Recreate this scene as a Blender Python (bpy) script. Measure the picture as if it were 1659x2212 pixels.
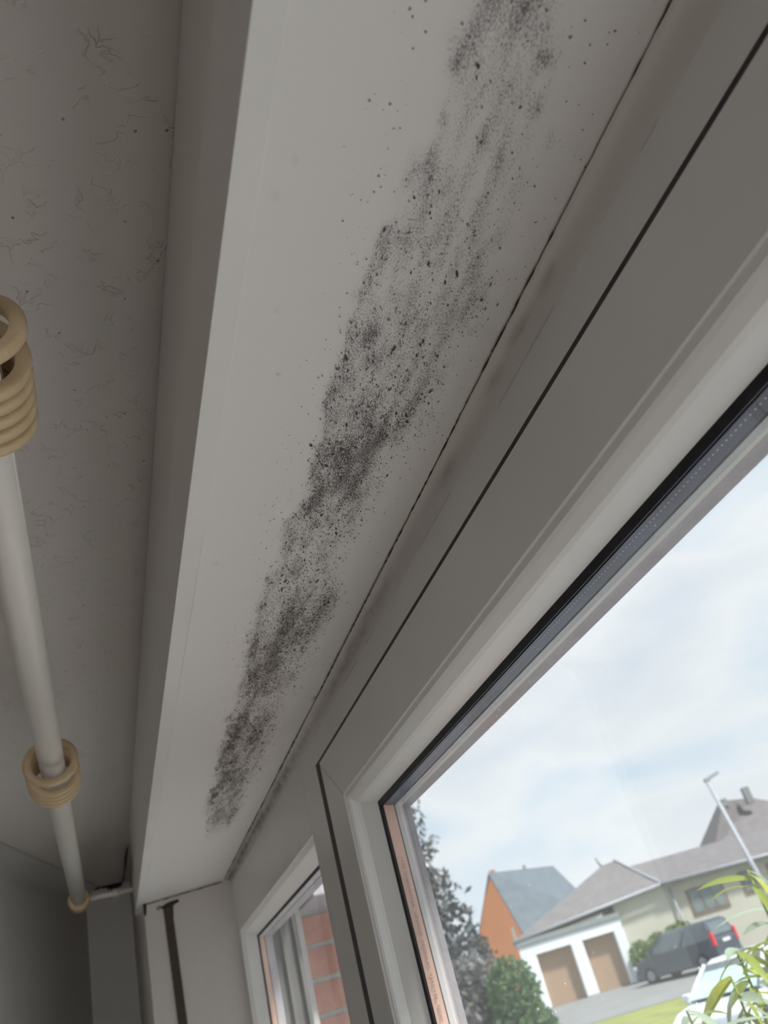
import bpy, bmesh, math, random
import numpy as np
from mathutils import Vector, Matrix

sc = bpy.context.scene
for o in list(bpy.data.objects):
    bpy.data.objects.remove(o)
C = sc.collection
H = 0.38          # height of the shutter-box underside above the camera, metres
Z0 = 1.80         # camera height above the room floor

# ------------------------------------------------------------------ camera
cam_d = bpy.data.cameras.new('camera')
cam = bpy.data.objects.new('camera', cam_d)
C.objects.link(cam)
R_ = Vector((-0.26226821, -0.93240092, -0.24868435))
D_ = Vector((0.56676549, 0.05974033, -0.8217104))
F_ = Vector((0.78102002, -0.35645422, 0.51278467))
m = Matrix((( R_.x, -D_.x, -F_.x, 0), (R_.y, -D_.y, -F_.y, 0), (R_.z, -D_.z, -F_.z, Z0), (0, 0, 0, 1)))
cam.matrix_world = m
cam_d.sensor_width = 36
cam_d.sensor_fit = 'AUTO'
cam_d.lens = 1753.06 / 2212 * 36
cam_d.clip_start = 0.02
cam_d.clip_end = 400
cam_d.dof.use_dof = True
cam_d.dof.focus_distance = 0.66
cam_d.dof.aperture_fstop = 9.5
sc.camera = cam

# ------------------------------------------------------------------ view, world, sun
sc.view_settings.view_transform = 'Standard'
sc.view_settings.look = 'None'
sc.view_settings.gamma = 1.0
sc.view_settings.use_curve_mapping = False
sc.view_settings.exposure = 1.02
sc.cycles.use_denoising = True
sc.cycles.max_bounces = 10
sc.cycles.diffuse_bounces = 6
sc.cycles.transparent_max_bounces = 16
sc.cycles.sample_clamp_indirect = 4.0

wd = bpy.data.worlds.new('cloudy_sky')
sc.world = wd
wd.use_nodes = True
nt = wd.node_tree
nt.nodes.clear()
def N(tree, typ, **kw):
    n_ = tree.nodes.new(typ)
    for k, v in kw.items():
        setattr(n_, k, v)
    return n_
wo = N(nt, 'ShaderNodeOutputWorld')
bg = N(nt, 'ShaderNodeBackground')
tc = N(nt, 'ShaderNodeTexCoord')
mp = N(nt, 'ShaderNodeMapping')
mp.inputs['Scale'].default_value = (1.0, 1.0, 2.2)
mp.inputs['Location'].default_value = (0.35, 0.2, 0.55)
n1 = N(nt, 'ShaderNodeTexNoise')
n1.inputs['Scale'].default_value = 3.1
n1.inputs['Detail'].default_value = 5
n1.inputs['Roughness'].default_value = 0.48
n1.inputs['Distortion'].default_value = 0.35
rp = N(nt, 'ShaderNodeValToRGB')
e = rp.color_ramp.elements
e[0].position = 0.37; e[0].color = (0.56, 0.73, 0.94, 1)
e[1].position = 0.55; e[1].color = (0.95, 0.97, 1.0, 1)
x_ = rp.color_ramp.elements.new(0.43); x_.color = (0.74, 0.85, 0.97, 1)
x_ = rp.color_ramp.elements.new(0.70); x_.color = (0.80, 0.85, 0.93, 1)
nt.links.new(tc.outputs['Generated'], mp.inputs['Vector'])
nt.links.new(mp.outputs['Vector'], n1.inputs['Vector'])
nt.links.new(n1.outputs['Fac'], rp.inputs['Fac'])
nt.links.new(rp.outputs['Color'], bg.inputs['Color'])
nt.links.new(bg.outputs['Background'], wo.inputs['Surface'])
bg.inputs['Strength'].default_value = 0.74

sun_d = bpy.data.lights.new('sun', 'SUN')
sun = bpy.data.objects.new('sun', sun_d)
C.objects.link(sun)
sun_d.energy = 4.5
sun_d.color = (1.0, 0.95, 0.88)
sun_d.angle = math.radians(6)
sun.rotation_euler = Vector((0.55, 0.30, -0.78)).to_track_quat('-Z', 'Y').to_euler()
sun.location = (4, -6, 9)

# ------------------------------------------------------------------ helpers
def W(x, y, z):
    return (x * H, y * H, Z0 + z * H)
_t = Vector((-0.356454, -0.78102, 0)).normalized()     # along the house fronts across the street
_n = Vector((0.78102, -0.356454, 0)).normalized()      # towards them
def O(d, s, z):
    p = _n * d + _t * s
    return (p.x, p.y, z + Z0)

def tag(o, label=None, cat=None, group=None, kind=None):
    if label: o['label'] = label
    if cat: o['category'] = cat
    if group: o['group'] = group
    if kind: o['kind'] = kind
    return o
def empty(name, loc=(0, 0, 0)):
    o = bpy.data.objects.new(name, None)
    o.location = loc
    o.empty_display_size = 0.05
    C.objects.link(o)
    return o
def mesh(name, vs, fs, mt, parent=None, smooth=False, recalc=True):
    me = bpy.data.meshes.new(name)
    me.from_pydata([tuple(v) for v in vs], [], fs)
    if recalc:
        bm = bmesh.new(); bm.from_mesh(me)
        bmesh.ops.recalc_face_normals(bm, faces=bm.faces)
        bm.to_mesh(me); bm.free()
    me.materials.append(mt)
    if smooth:
        me.polygons.foreach_set('use_smooth', [True] * len(me.polygons))
    o = bpy.data.objects.new(name, me)
    C.objects.link(o)
    if parent is not None:
        o.parent = parent
        o.matrix_parent_inverse = Matrix.Translation(-parent.location)
    return o
def bevel(o, w, seg=2):
    b = o.modifiers.new('bevel', 'BEVEL')
    b.width = w; b.segments = seg; b.limit_method = 'ANGLE'; b.angle_limit = math.radians(35)
    return o
def boxvf(p0, p1):
    (x0, y0, z0), (x1, y1, z1) = p0, p1
    vs = [(x0, y0, z0), (x1, y0, z0), (x1, y1, z0), (x0, y1, z0), (x0, y0, z1), (x1, y0, z1), (x1, y1, z1), (x0, y1, z1)]
    fs = [(0, 3, 2, 1), (4, 5, 6, 7), (0, 1, 5, 4), (1, 2, 6, 5), (2, 3, 7, 6), (3, 0, 4, 7)]
    return vs, fs
def box(name, p0, p1, mt, parent=None, bev=0):
    vs, fs = boxvf(p0, p1)
    o = mesh(name, vs, fs, mt, parent)
    if bev: bevel(o, bev)
    return o
def boxh(name, p0, p1, mt, parent=None, bev=0):
    return box(name, W(*p0), W(*p1), mt, parent, bev)
def hull8(name, pts, mt, parent=None, bev=0):
    """box from 8 arbitrary corners (4 lower, 4 upper, same order)"""
    fs = [(0, 3, 2, 1), (4, 5, 6, 7), (0, 1, 5, 4), (1, 2, 6, 5), (2, 3, 7, 6), (3, 0, 4, 7)]
    o = mesh(name, pts, fs, mt, parent)
    if bev: bevel(o, bev)
    return o
def obox(name, d0, d1, s0, s1, z0, z1, mt, parent=None, bev=0):
    pts = [O(d0, s0, z0), O(d0, s1, z0), O(d1, s1, z0), O(d1, s0, z0), O(d0, s0, z1), O(d0, s1, z1), O(d1, s1, z1), O(d1, s0, z1)]
    return hull8(name, pts, mt, parent, bev)
def prism(name, poly, z0, z1, mt, parent=None, bev=0):
    n_ = len(poly)
    vs = [(x, y, z0) for x, y in poly] + [(x, y, z1) for x, y in poly]
    fs = [tuple(range(n_)), tuple(range(n_, 2 * n_))] + [(i, (i + 1) % n_, n_ + (i + 1) % n_, n_ + i) for i in range(n_)]
    o = mesh(name, vs, fs, mt, parent)
    if bev: bevel(o, bev)
    return o
def tubevf(p0, p1, r0, r1=None, seg=20, caps=True):
    r1 = r0 if r1 is None else r1
    p0, p1 = Vector(p0), Vector(p1)
    ax = (p1 - p0).normalized()
    u = ax.orthogonal().normalized(); v = ax.cross(u)
    vs, fs = [], []
    for p, r in ((p0, r0), (p1, r1)):
        for k in range(seg):
            a = 2 * math.pi * k / seg
            vs.append(p + (u * math.cos(a) + v * math.sin(a)) * r)
    for k in range(seg):
        fs.append((k, (k + 1) % seg, seg + (k + 1) % seg, seg + k))
    if caps:
        fs += [tuple(range(seg)), tuple(range(seg, 2 * seg))]
    return vs, fs
def tube(name, p0, p1, r0, mt, parent=None, r1=None, seg=24):
    vs, fs = tubevf(p0, p1, r0, r1, seg)
    o = mesh(name, vs, fs, mt, parent)
    o.data.polygons.foreach_set('use_smooth', [len(p.vertices) == 4 for p in o.data.polygons])
    return o
def lathe(name, base, axis, prof, mt, parent=None, seg=28):
    base = Vector(base); ax = Vector(axis).normalized()
    u = ax.orthogonal().normalized(); v = ax.cross(u)
    vs, fs = [], []
    for (a, r) in prof:
        for k in range(seg):
            t_ = 2 * math.pi * k / seg
            vs.append(base + ax * a + (u * math.cos(t_) + v * math.sin(t_)) * r)
    for i in range(len(prof) - 1):
        for k in range(seg):
            fs.append((i * seg + k, i * seg + (k + 1) % seg, (i + 1) * seg + (k + 1) % seg, (i + 1) * seg + k))
    fs += [tuple(range(seg)), tuple(range((len(prof) - 1) * seg, len(prof) * seg))]
    return mesh(name, vs, fs, mt, parent, smooth=True)
def loft(name, rects, mt, parent=None, sides=(0, 1, 2, 3), bev=0, closed=False):
    """mitred rectangular ring: each rect is (x0,x1,z0,z1,y) in H units"""
    vs, fs = [], []
    for (x0, x1, z0, z1, y) in rects:
        vs += [W(x0, y, z0), W(x1, y, z0), W(x1, y, z1), W(x0, y, z1)]
    k = len(rects)
    for i in range(k if closed else k - 1):
        j = (i + 1) % k
        for s in sides:
            fs.append((i * 4 + s, i * 4 + (s + 1) % 4, j * 4 + (s + 1) % 4, j * 4 + s))
    if len(sides) == 1:
        s = sides[0]
        keep = sorted(set(v for f in fs for v in f)); mpv = {v: q for q, v in enumerate(keep)}
        vs = [vs[v] for v in keep]; fs = [tuple(mpv[v] for v in f) for f in fs]
    o = mesh(name, vs, fs, mt, parent)
    if bev: bevel(o, bev)
    return o

# ------------------------------------------------------------------ materials
def S(r, g, b):
    f = lambda c: ((c / 255 + 0.055) / 1.055) ** 2.4 if c / 255 > 0.04045 else c / 255 / 12.92
    return (f(r), f(g), f(b), 1)
def mat(name, col, rough=0.5, col2=None, nscale=20, bump=0.0, bscale=60, metal=0.0, spec=0.5, detail=4, stretch=(1, 1, 1), pos=(0.35, 0.65)):
    m_ = bpy.data.materials.new(name); m_.use_nodes = True
    t = m_.node_tree; b = t.nodes['Principled BSDF']
    b.inputs['Base Color'].default_value = col
    b.inputs['Roughness'].default_value = rough
    b.inputs['Metallic'].default_value = metal
    b.inputs['Specular IOR Level'].default_value = spec
    c_ = N(t, 'ShaderNodeTexCoord'); mp_ = N(t, 'ShaderNodeMapping')
    mp_.inputs['Scale'].default_value = stretch
    t.links.new(c_.outputs['Object'], mp_.inputs['Vector'])
    if col2 is not None:
        n_ = N(t, 'ShaderNodeTexNoise'); n_.inputs['Scale'].default_value = nscale; n_.inputs['Detail'].default_value = detail
        r_ = N(t, 'ShaderNodeValToRGB')
        r_.color_ramp.elements[0].color = col; r_.color_ramp.elements[0].position = pos[0]
        r_.color_ramp.elements[1].color = col2; r_.color_ramp.elements[1].position = pos[1]
        t.links.new(mp_.outputs['Vector'], n_.inputs['Vector'])
        t.links.new(n_.outputs['Fac'], r_.inputs['Fac'])
        t.links.new(r_.outputs['Color'], b.inputs['Base Color'])
    if bump:
        n_ = N(t, 'ShaderNodeTexNoise'); n_.inputs['Scale'].default_value = bscale; n_.inputs['Detail'].default_value = 5
        bp = N(t, 'ShaderNodeBump'); bp.inputs['Strength'].default_value = bump; bp.inputs['Distance'].default_value = 0.01
        t.links.new(mp_.outputs['Vector'], n_.inputs['Vector'])
        t.links.new(n_.outputs['Fac'], bp.inputs['Height'])
        t.links.new(bp.outputs['Normal'], b.inputs['Normal'])
    return m_

def plaster_mat(name, col, spots=True, ridge=0.42):
    """painted trowelled plaster: soft hollows, thin raised trowel ridges, a few fly specks"""
    m_ = mat(name, col, 0.75)
    t = m_.node_tree; b = t.nodes['Principled BSDF']
    c_ = N(t, 'ShaderNodeTexCoord')
    soft = N(t, 'ShaderNodeTexNoise'); soft.inputs['Scale'].default_value = 22; soft.inputs['Detail'].default_value = 4
    v = N(t, 'ShaderNodeTexNoise'); v.inputs['Scale'].default_value = 52; v.inputs['Detail'].default_value = 3; v.inputs['Distortion'].default_value = 0.4
    sub = N(t, 'ShaderNodeMath', operation='SUBTRACT'); sub.inputs[1].default_value = 0.5
    ab = N(t, 'ShaderNodeMath', operation='ABSOLUTE')
    rg = N(t, 'ShaderNodeMapRange'); rg.inputs['From Min'].default_value = 0.0; rg.inputs['From Max'].default_value = 0.03
    rg.inputs['To Min'].default_value = 1; rg.inputs['To Max'].default_value = 0
    gate = N(t, 'ShaderNodeTexNoise'); gate.inputs['Scale'].default_value = 34; gate.inputs['Detail'].default_value = 2
    gr = N(t, 'ShaderNodeMapRange'); gr.inputs['From Min'].default_value = 0.50; gr.inputs['From Max'].default_value = 0.62
    mul = N(t, 'ShaderNodeMath', operation='MULTIPLY')
    mul2 = N(t, 'ShaderNodeMath', operation='MULTIPLY'); mul2.inputs[1].default_value = ridge
    add = N(t, 'ShaderNodeMath', operation='MULTIPLY_ADD'); add.inputs[1].default_value = 0.95
    bp = N(t, 'ShaderNodeBump'); bp.inputs['Strength'].default_value = 0.7; bp.inputs['Distance'].default_value = 0.0035
    L = t.links.new
    for q in (soft, v, gate): L(c_.outputs['Object'], q.inputs['Vector'])
    L(v.outputs['Fac'], sub.inputs[0]); L(sub.outputs[0], ab.inputs[0]); L(ab.outputs[0], rg.inputs['Value'])
    L(gate.outputs['Fac'], gr.inputs['Value']); L(rg.outputs[0], mul.inputs[0]); L(gr.outputs[0], mul.inputs[1])
    L(mul.outputs[0], mul2.inputs[0])
    L(soft.outputs['Fac'], add.inputs[0]); L(mul2.outputs[0], add.inputs[2])
    L(add.outputs[0], bp.inputs['Height']); L(bp.outputs['Normal'], b.inputs['Normal'])
    if spots:
        vo = N(t, 'ShaderNodeTexVoronoi', voronoi_dimensions='2D'); vo.inputs['Scale'].default_value = 24
        dn = N(t, 'ShaderNodeTexNoise'); dn.inputs['Scale'].default_value = 420
        ad2 = N(t, 'ShaderNodeMath', operation='MULTIPLY_ADD'); ad2.inputs[1].default_value = 0.09
        r1 = N(t, 'ShaderNodeMapRange'); r1.inputs['From Min'].default_value = 0.055; r1.inputs['From Max'].default_value = 0.085
        r1.inputs['To Min'].default_value = 1; r1.inputs['To Max'].default_value = 0
        sep = N(t, 'ShaderNodeSeparateColor')
        gt = N(t, 'ShaderNodeMath', operation='GREATER_THAN'); gt.inputs[1].default_value = 0.76
        mm = N(t, 'ShaderNodeMath', operation='MULTIPLY')
        mx = N(t, 'ShaderNodeMix', data_type='RGBA')
        mx.inputs['A'].default_value = col; mx.inputs['B'].default_value = (0.05, 0.045, 0.04, 1)
        m3 = N(t, 'ShaderNodeMath', operation='MULTIPLY'); m3.inputs[1].default_value = 0.75
        L(c_.outputs['Object'], vo.inputs['Vector']); L(c_.outputs['Object'], dn.inputs['Vector'])
        L(dn.outputs['Fac'], ad2.inputs[0]); L(vo.outputs['Distance'], ad2.inputs[2]); L(ad2.outputs[0], r1.inputs['Value'])
        L(vo.outputs['Color'], sep.inputs[0]); L(sep.outputs[0], gt.inputs[0])
        L(gt.outputs[0], mm.inputs[0]); L(r1.outputs[0], mm.inputs[1]); L(mm.outputs[0], m3.inputs[0]); L(m3.outputs[0], mx.inputs['Factor'])
        L(mx.outputs['Result'], b.inputs['Base Color'])
    return m_

def mould_mat(name, base, attr='mould', stretch=(0.35, 1, 1), fine=1500, dark=(0.058, 0.046, 0.039, 1), bump=0.15, film=0.30, spk=0.42):
    """white paint with black mould whose density is stored on the mesh (a stain with a shape of its own)"""
    m_ = mat(name, base, 0.45)
    t = m_.node_tree; b = t.nodes['Principled BSDF']; L = t.links.new
    c_ = N(t, 'ShaderNodeTexCoord'); mp_ = N(t, 'ShaderNodeMapping'); mp_.inputs['Scale'].default_value = stretch
    L(c_.outputs['Object'], mp_.inputs['Vector'])
    at = N(t, 'ShaderNodeAttribute', attribute_name=attr)
    n_ = N(t, 'ShaderNodeTexNoise'); n_.inputs['Scale'].default_value = fine; n_.inputs['Detail'].default_value = 4; n_.inputs['Roughness'].default_value = 0.7
    n2 = N(t, 'ShaderNodeTexNoise'); n2.inputs['Scale'].default_value = 95; n2.inputs['Detail'].default_value = 4
    L(mp_.outputs['Vector'], n_.inputs['Vector']); L(mp_.outputs['Vector'], n2.inputs['Vector'])
    # speckle = smoothstep(noise + density*k)
    a1 = N(t, 'ShaderNodeMath', operation='MULTIPLY_ADD'); a1.inputs[1].default_value = spk
    L(at.outputs['Fac'], a1.inputs[0]); L(n_.outputs['Fac'], a1.inputs[2])
    a2 = N(t, 'ShaderNodeMath', operation='MULTIPLY_ADD'); a2.inputs[1].default_value = 0.35
    L(n2.outputs['Fac'], a2.inputs[0]); L(a1.outputs[0], a2.inputs[2])
    r1 = N(t, 'ShaderNodeMapRange', interpolation_type='SMOOTHSTEP'); r1.inputs['From Min'].default_value = 0.87; r1.inputs['From Max'].default_value = 1.10
    L(a2.outputs[0], r1.inputs['Value'])
    gate = N(t, 'ShaderNodeMapRange', interpolation_type='SMOOTHSTEP'); gate.inputs['From Min'].default_value = 0.02; gate.inputs['From Max'].default_value = 0.16
    L(at.outputs['Fac'], gate.inputs['Value'])
    mu = N(t, 'ShaderNodeMath', operation='MULTIPLY'); L(r1.outputs[0], mu.inputs[0]); L(gate.outputs[0], mu.inputs[1])
    # faint grey film under the specks
    a3 = N(t, 'ShaderNodeMath', operation='MULTIPLY'); a3.inputs[1].default_value = film
    L(at.outputs['Fac'], a3.inputs[0])
    a4 = N(t, 'ShaderNodeMath', operation='MULTIPLY'); L(a3.outputs[0], a4.inputs[0]); L(n2.outputs['Fac'], a4.inputs[1])
    mxx = N(t, 'ShaderNodeMath', operation='MAXIMUM'); L(mu.outputs[0], mxx.inputs[0]); L(a4.outputs[0], mxx.inputs[1])
    sat = N(t, 'ShaderNodeMath', operation='MULTIPLY'); sat.inputs[1].default_value = 0.93; L(mxx.outputs[0], sat.inputs[0])
    mx = N(t, 'ShaderNodeMix', data_type='RGBA'); mx.inputs['A'].default_value = base; mx.inputs['B'].default_value = dark
    L(sat.outputs[0], mx.inputs['Factor']); L(mx.outputs['Result'], b.inputs['Base Color'])
    pn = N(t, 'ShaderNodeTexNoise'); pn.inputs['Scale'].default_value = 35
    L(c_.outputs['Object'], pn.inputs['Vector'])
    bp = N(t, 'ShaderNodeBump'); bp.inputs['Strength'].default_value = bump; bp.inputs['Distance'].default_value = 0.003
    L(pn.outputs['Fac'], bp.inputs['Height']); L(bp.outputs['Normal'], b.inputs['Normal'])
    return m_

def glass_mat(name, dirt=0.018, tint=(0.96, 0.98, 0.98, 1)):
    m_ = bpy.data.materials.new(name); m_.use_nodes = True
    t = m_.node_tree; t.nodes.clear(); L = t.links.new
    out = N(t, 'ShaderNodeOutputMaterial')
    tr = N(t, 'ShaderNodeBsdfTransparent'); tr.inputs['Color'].default_value = tint
    gl = N(t, 'ShaderNodeBsdfGlossy'); gl.inputs['Roughness'].default_value = 0.02
    fr = N(t, 'ShaderNodeFresnel'); fr.inputs['IOR'].default_value = 1.45
    fm = N(t, 'ShaderNodeMath', operation='MULTIPLY'); fm.inputs[1].default_value = 0.22
    L(fr.outputs[0], fm.inputs[0])
    m1 = N(t, 'ShaderNodeMixShader'); L(fm.outputs[0], m1.inputs[0]); L(tr.outputs[0], m1.inputs[1]); L(gl.outputs[0], m1.inputs[2])
    # dust film and dried drops
    tl = N(t, 'ShaderNodeBsdfTranslucent'); tl.inputs['Color'].default_value = (0.9, 0.92, 0.95, 1)
    c_ = N(t, 'ShaderNodeTexCoord')
    vo = N(t, 'ShaderNodeTexVoronoi'); vo.inputs['Scale'].default_value = 120
    big = N(t, 'ShaderNodeTexNoise'); big.inputs['Scale'].default_value = 5; big.inputs['Detail'].default_value = 3
    sep = N(t, 'ShaderNodeSeparateColor'); L(vo.outputs['Color'], sep.inputs[0])
    gt = N(t, 'ShaderNodeMath', operation='GREATER_THAN'); gt.inputs[1].default_value = 0.80; L(sep.outputs[0], gt.inputs[0])
    r1 = N(t, 'ShaderNodeMapRange'); r1.inputs['From Min'].default_value = 0.07; r1.inputs['From Max'].default_value = 0.12
    r1.inputs['To Min'].default_value = 1; r1.inputs['To Max'].default_value = 0
    bgate = N(t, 'ShaderNodeMapRange'); bgate.inputs['From Min'].default_value = 0.5; bgate.inputs['From Max'].default_value = 0.62
    for q in (vo, big): L(c_.outputs['Object'], q.inputs['Vector'])
    L(vo.outputs['Distance'], r1.inputs['Value']); L(big.outputs['Fac'], bgate.inputs['Value'])
    a = N(t, 'ShaderNodeMath', operation='MULTIPLY'); L(gt.outputs[0], a.inputs[0]); L(r1.outputs[0], a.inputs[1])
    b_ = N(t, 'ShaderNodeMath', operation='MULTIPLY'); L(a.outputs[0], b_.inputs[0]); L(bgate.outputs[0], b_.inputs[1])
    cc = N(t, 'ShaderNodeMath', operation='MULTIPLY_ADD'); cc.inputs[1].default_value = 0.5; cc.inputs[2].default_value = dirt
    L(b_.outputs[0], cc.inputs[0])
    m2 = N(t, 'ShaderNodeMixShader'); L(cc.outputs[0], m2.inputs[0]); L(m1.outputs[0], m2.inputs[1]); L(tl.outputs[0], m2.inputs[2])
    L(m2.outputs[0], out.inputs['Surface'])
    return m_

M = {}
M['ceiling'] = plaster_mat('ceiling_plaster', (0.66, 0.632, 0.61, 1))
M['wall'] = plaster_mat('wall_plaster', (0.56, 0.55, 0.535, 1), spots=False, ridge=0.15)  # left wall: plaster darkened to offset the light falling on it
M['wallfar'] = plaster_mat('end_wall_plaster', (0.80, 0.778, 0.765, 1), spots=False, ridge=0.15)  # same plaster, lightened to offset the shade at the end wall
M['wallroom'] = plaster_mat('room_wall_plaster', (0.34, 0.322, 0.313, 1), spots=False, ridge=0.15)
M['reveal'] = plaster_mat('reveal_plaster', (0.58, 0.54, 0.515, 1), spots=False, ridge=0.22)
M['floor'] = mat('floor_laminate', (0.38, 0.30, 0.23, 1), 0.4, (0.44, 0.35, 0.27, 1), 6, stretch=(1, 8, 1))
M['soffit'] = mould_mat('mouldy_white_paint', (0.80, 0.778, 0.765, 1))
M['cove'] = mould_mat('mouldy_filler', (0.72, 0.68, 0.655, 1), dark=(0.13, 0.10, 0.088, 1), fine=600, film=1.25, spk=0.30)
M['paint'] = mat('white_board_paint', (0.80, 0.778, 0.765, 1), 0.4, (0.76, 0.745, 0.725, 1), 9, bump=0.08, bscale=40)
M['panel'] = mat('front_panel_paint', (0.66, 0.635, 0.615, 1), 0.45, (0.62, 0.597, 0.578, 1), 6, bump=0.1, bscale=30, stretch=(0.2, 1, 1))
M['pvc'] = mat('white_pvc', (0.74, 0.725, 0.705, 1), 0.3, (0.71, 0.695, 0.675, 1), 7)
M['bead'] = mat('white_pvc_bead', (0.80, 0.79, 0.77, 1), 0.3, (0.77, 0.76, 0.74, 1), 9)
M['gasket'] = mat('black_rubber', (0.012, 0.012, 0.016, 1), 0.5, (0.02, 0.02, 0.03, 1), 60)
M['seal'] = mat('dark_brown_seal', (0.035, 0.03, 0.028, 1), 0.6, (0.05, 0.043, 0.04, 1), 60)  # rubber seal, its dark tone also stands for the gap's shade
M['outgasket'] = mat('grey_seal', (0.55, 0.57, 0.60, 1), 0.4, (0.48, 0.50, 0.54, 1), 40)
M['navy'] = mat('dark_anodised_spacer', (0.035, 0.048, 0.09, 1), 0.35, (0.075, 0.10, 0.17, 1), 25, metal=0.2, stretch=(0.4, 1, 1))  # plain aluminium bar; dark reflection put into the colour
M['copper'] = mat('copper_toned_spacer', (0.72, 0.47, 0.38, 1), 0.45, (0.78, 0.52, 0.42, 1), 30)  # plain aluminium bar; warm brick reflection put into the colour
M['outpvc'] = mat('weathered_outer_pvc', (0.42, 0.39, 0.43, 1), 0.5, (0.50, 0.47, 0.51, 1), 30, bump=0.1, bscale=200)
M['print'] = mat('grey_print', (0.25, 0.20, 0.18, 1), 0.6)
M['dot'] = mat('light_perforation', (0.75, 0.78, 0.80, 1), 0.5)
M['glass'] = glass_mat('window_glass')
M['glass_in'] = glass_mat('window_glass_inner', dirt=0.004)
M['rod'] = mat('white_lacquered_rod', (0.80, 0.77, 0.72, 1), 0.35, (0.76, 0.73, 0.68, 1), 12, stretch=(0.2, 1, 1))
M['ring'] = mat('yellowed_plastic_ring', (0.68, 0.53, 0.34, 1), 0.45, (0.55, 0.40, 0.23, 1), 45, bump=0.15, bscale=150, pos=(0.3, 0.75))
M['belt'] = mat('brown_belt', (0.055, 0.04, 0.032, 1), 0.9, (0.085, 0.065, 0.05, 1), 300, bump=0.3, bscale=500)
M['dirt'] = mat('black_dirt', (0.03, 0.022, 0.018, 1), 0.95, (0.06, 0.045, 0.035, 1), 200)
M['mould'] = mat('mould_black_brown', (0.075, 0.058, 0.05, 1), 0.95, (0.13, 0.10, 0.088, 1), 260)
M['brick'] = mat('red_brick', (0.42, 0.17, 0.12, 1), 0.85, (0.52, 0.26, 0.19, 1), 14, bump=0.3, bscale=90)
M['mortar'] = mat('grey_mortar', (0.50, 0.50, 0.47, 1), 0.95, (0.42, 0.42, 0.40, 1), 30, bump=0.3, bscale=120)
M['rail'] = mat('grey_aluminium_rail', (0.09, 0.09, 0.09, 1), 0.6, (0.13, 0.125, 0.12, 1), 12)
M['concrete'] = mat('lilac_grey_concrete', (0.45, 0.43, 0.48, 1), 0.8, (0.38, 0.37, 0.42, 1), 8)

# ================================================================== ROOM SHELL
XF = 8.25                       # far wall
ZC = 1.60                       # ceiling
XB, YB = -2.0, 3.2              # back of the room, metres
zf = 0.0
ceil = box('ceiling', (XB - .1, -1.25 * H, Z0 + ZC * H), (XF * H + .15, YB + .1, Z0 + ZC * H + 0.15), M['ceiling'])
tag(ceil, kind='structure', label='trowelled off-white plaster ceiling with dark specks')
fl = box('floor', (XB - .1, -0.27 * H, -0.1), (XF * H + .15, YB + .1, 0.0), M['floor'])
tag(fl, kind='structure', label='light laminate floor of the room')
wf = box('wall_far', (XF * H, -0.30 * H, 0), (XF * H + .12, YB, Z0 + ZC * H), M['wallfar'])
tag(wf, kind='structure', label='grey plaster end wall beside the window')
# slanting wall on the left, with a soft cove up to the ceiling
a = Vector((XF * H, 0.104 * H)); b = Vector((4.5 * H, 1.19 * H)); cth = 0.05
dirw = (b - a).normalized(); nrm = Vector((-dirw.y, dirw.x))
if nrm.y > 0: nrm = -nrm
zc = Z0 + ZC * H
prof = [(0.0, 0.0)] + [(cth * (1 - math.cos(q)), zc - cth + cth * math.sin(q)) for q in [i * math.pi / 16 for i in range(9)]]
vs, fs = [], []
for (off, z) in prof:
    for p in (a + dirw * -0.0, b + dirw * 0.05):
        q = p + nrm * off
        vs.append((q.x, q.y, z))
for i in range(len(prof) - 1):
    fs.append((2 * i, 2 * i + 1, 2 * i + 3, 2 * i + 2))
k = len(vs)
back = a - nrm * 0.10, b + dirw * 0.05 - nrm * 0.10
vs += [(back[0].x, back[0].y, 0), (back[1].x, back[1].y, 0), (back[0].x, back[0].y, zc), (back[1].x, back[1].y, zc)]
fs += [(k, k + 1, k + 3, k + 2), (0, 1, k + 1, k), (2 * len(prof) - 2, 2 * len(prof) - 1, k + 3, k + 2)]
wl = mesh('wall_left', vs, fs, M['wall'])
for p in wl.data.polygons: p.use_smooth = p.index in range(1, len(prof) - 1)
tag(wl, kind='structure', label='slanting grey plaster wall left of the end wall')
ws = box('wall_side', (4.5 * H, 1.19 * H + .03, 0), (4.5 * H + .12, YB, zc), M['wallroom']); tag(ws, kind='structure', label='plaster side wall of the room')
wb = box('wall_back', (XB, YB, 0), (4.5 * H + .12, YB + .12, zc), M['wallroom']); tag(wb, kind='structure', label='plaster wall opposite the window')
wy0, wy1, wz0, wz1 = 0.25, 2.10, 0.85, 2.25       # unseen window added behind the viewer to let in fill light
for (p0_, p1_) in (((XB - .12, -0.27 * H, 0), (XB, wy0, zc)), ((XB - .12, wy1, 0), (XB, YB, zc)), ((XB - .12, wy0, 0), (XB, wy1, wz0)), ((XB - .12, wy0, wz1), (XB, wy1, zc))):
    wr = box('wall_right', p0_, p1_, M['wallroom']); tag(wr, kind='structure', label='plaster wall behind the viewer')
w3 = empty('window_3', (XB - .06, (wy0 + wy1) / 2, wz0)); tag(w3, kind='structure', label='second window of the room, behind the viewer')
for (p0_, p1_) in (((XB - .09, wy0, wz0), (XB - .03, wy1, wz0 + .07)), ((XB - .09, wy0, wz1 - .07), (XB - .03, wy1, wz1)), ((XB - .09, wy0, wz0), (XB - .03, wy0 + .07, wz1)), ((XB - .09, wy1 - .07, wz0), (XB - .03, wy1, wz1)), ((XB - .09, (wy0 + wy1) / 2 - .05, wz0), (XB - .03, (wy0 + wy1) / 2 + .05, wz1))):
    box('frame', p0_, p1_, M['pvc'], w3)
mesh('pane', [(XB - .06, wy0, wz0), (XB - .06, wy1, wz0), (XB - .06, wy1, wz1), (XB - .06, wy0, wz1)], [(0, 1, 2, 3)], M['glass_in'], w3)

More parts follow.
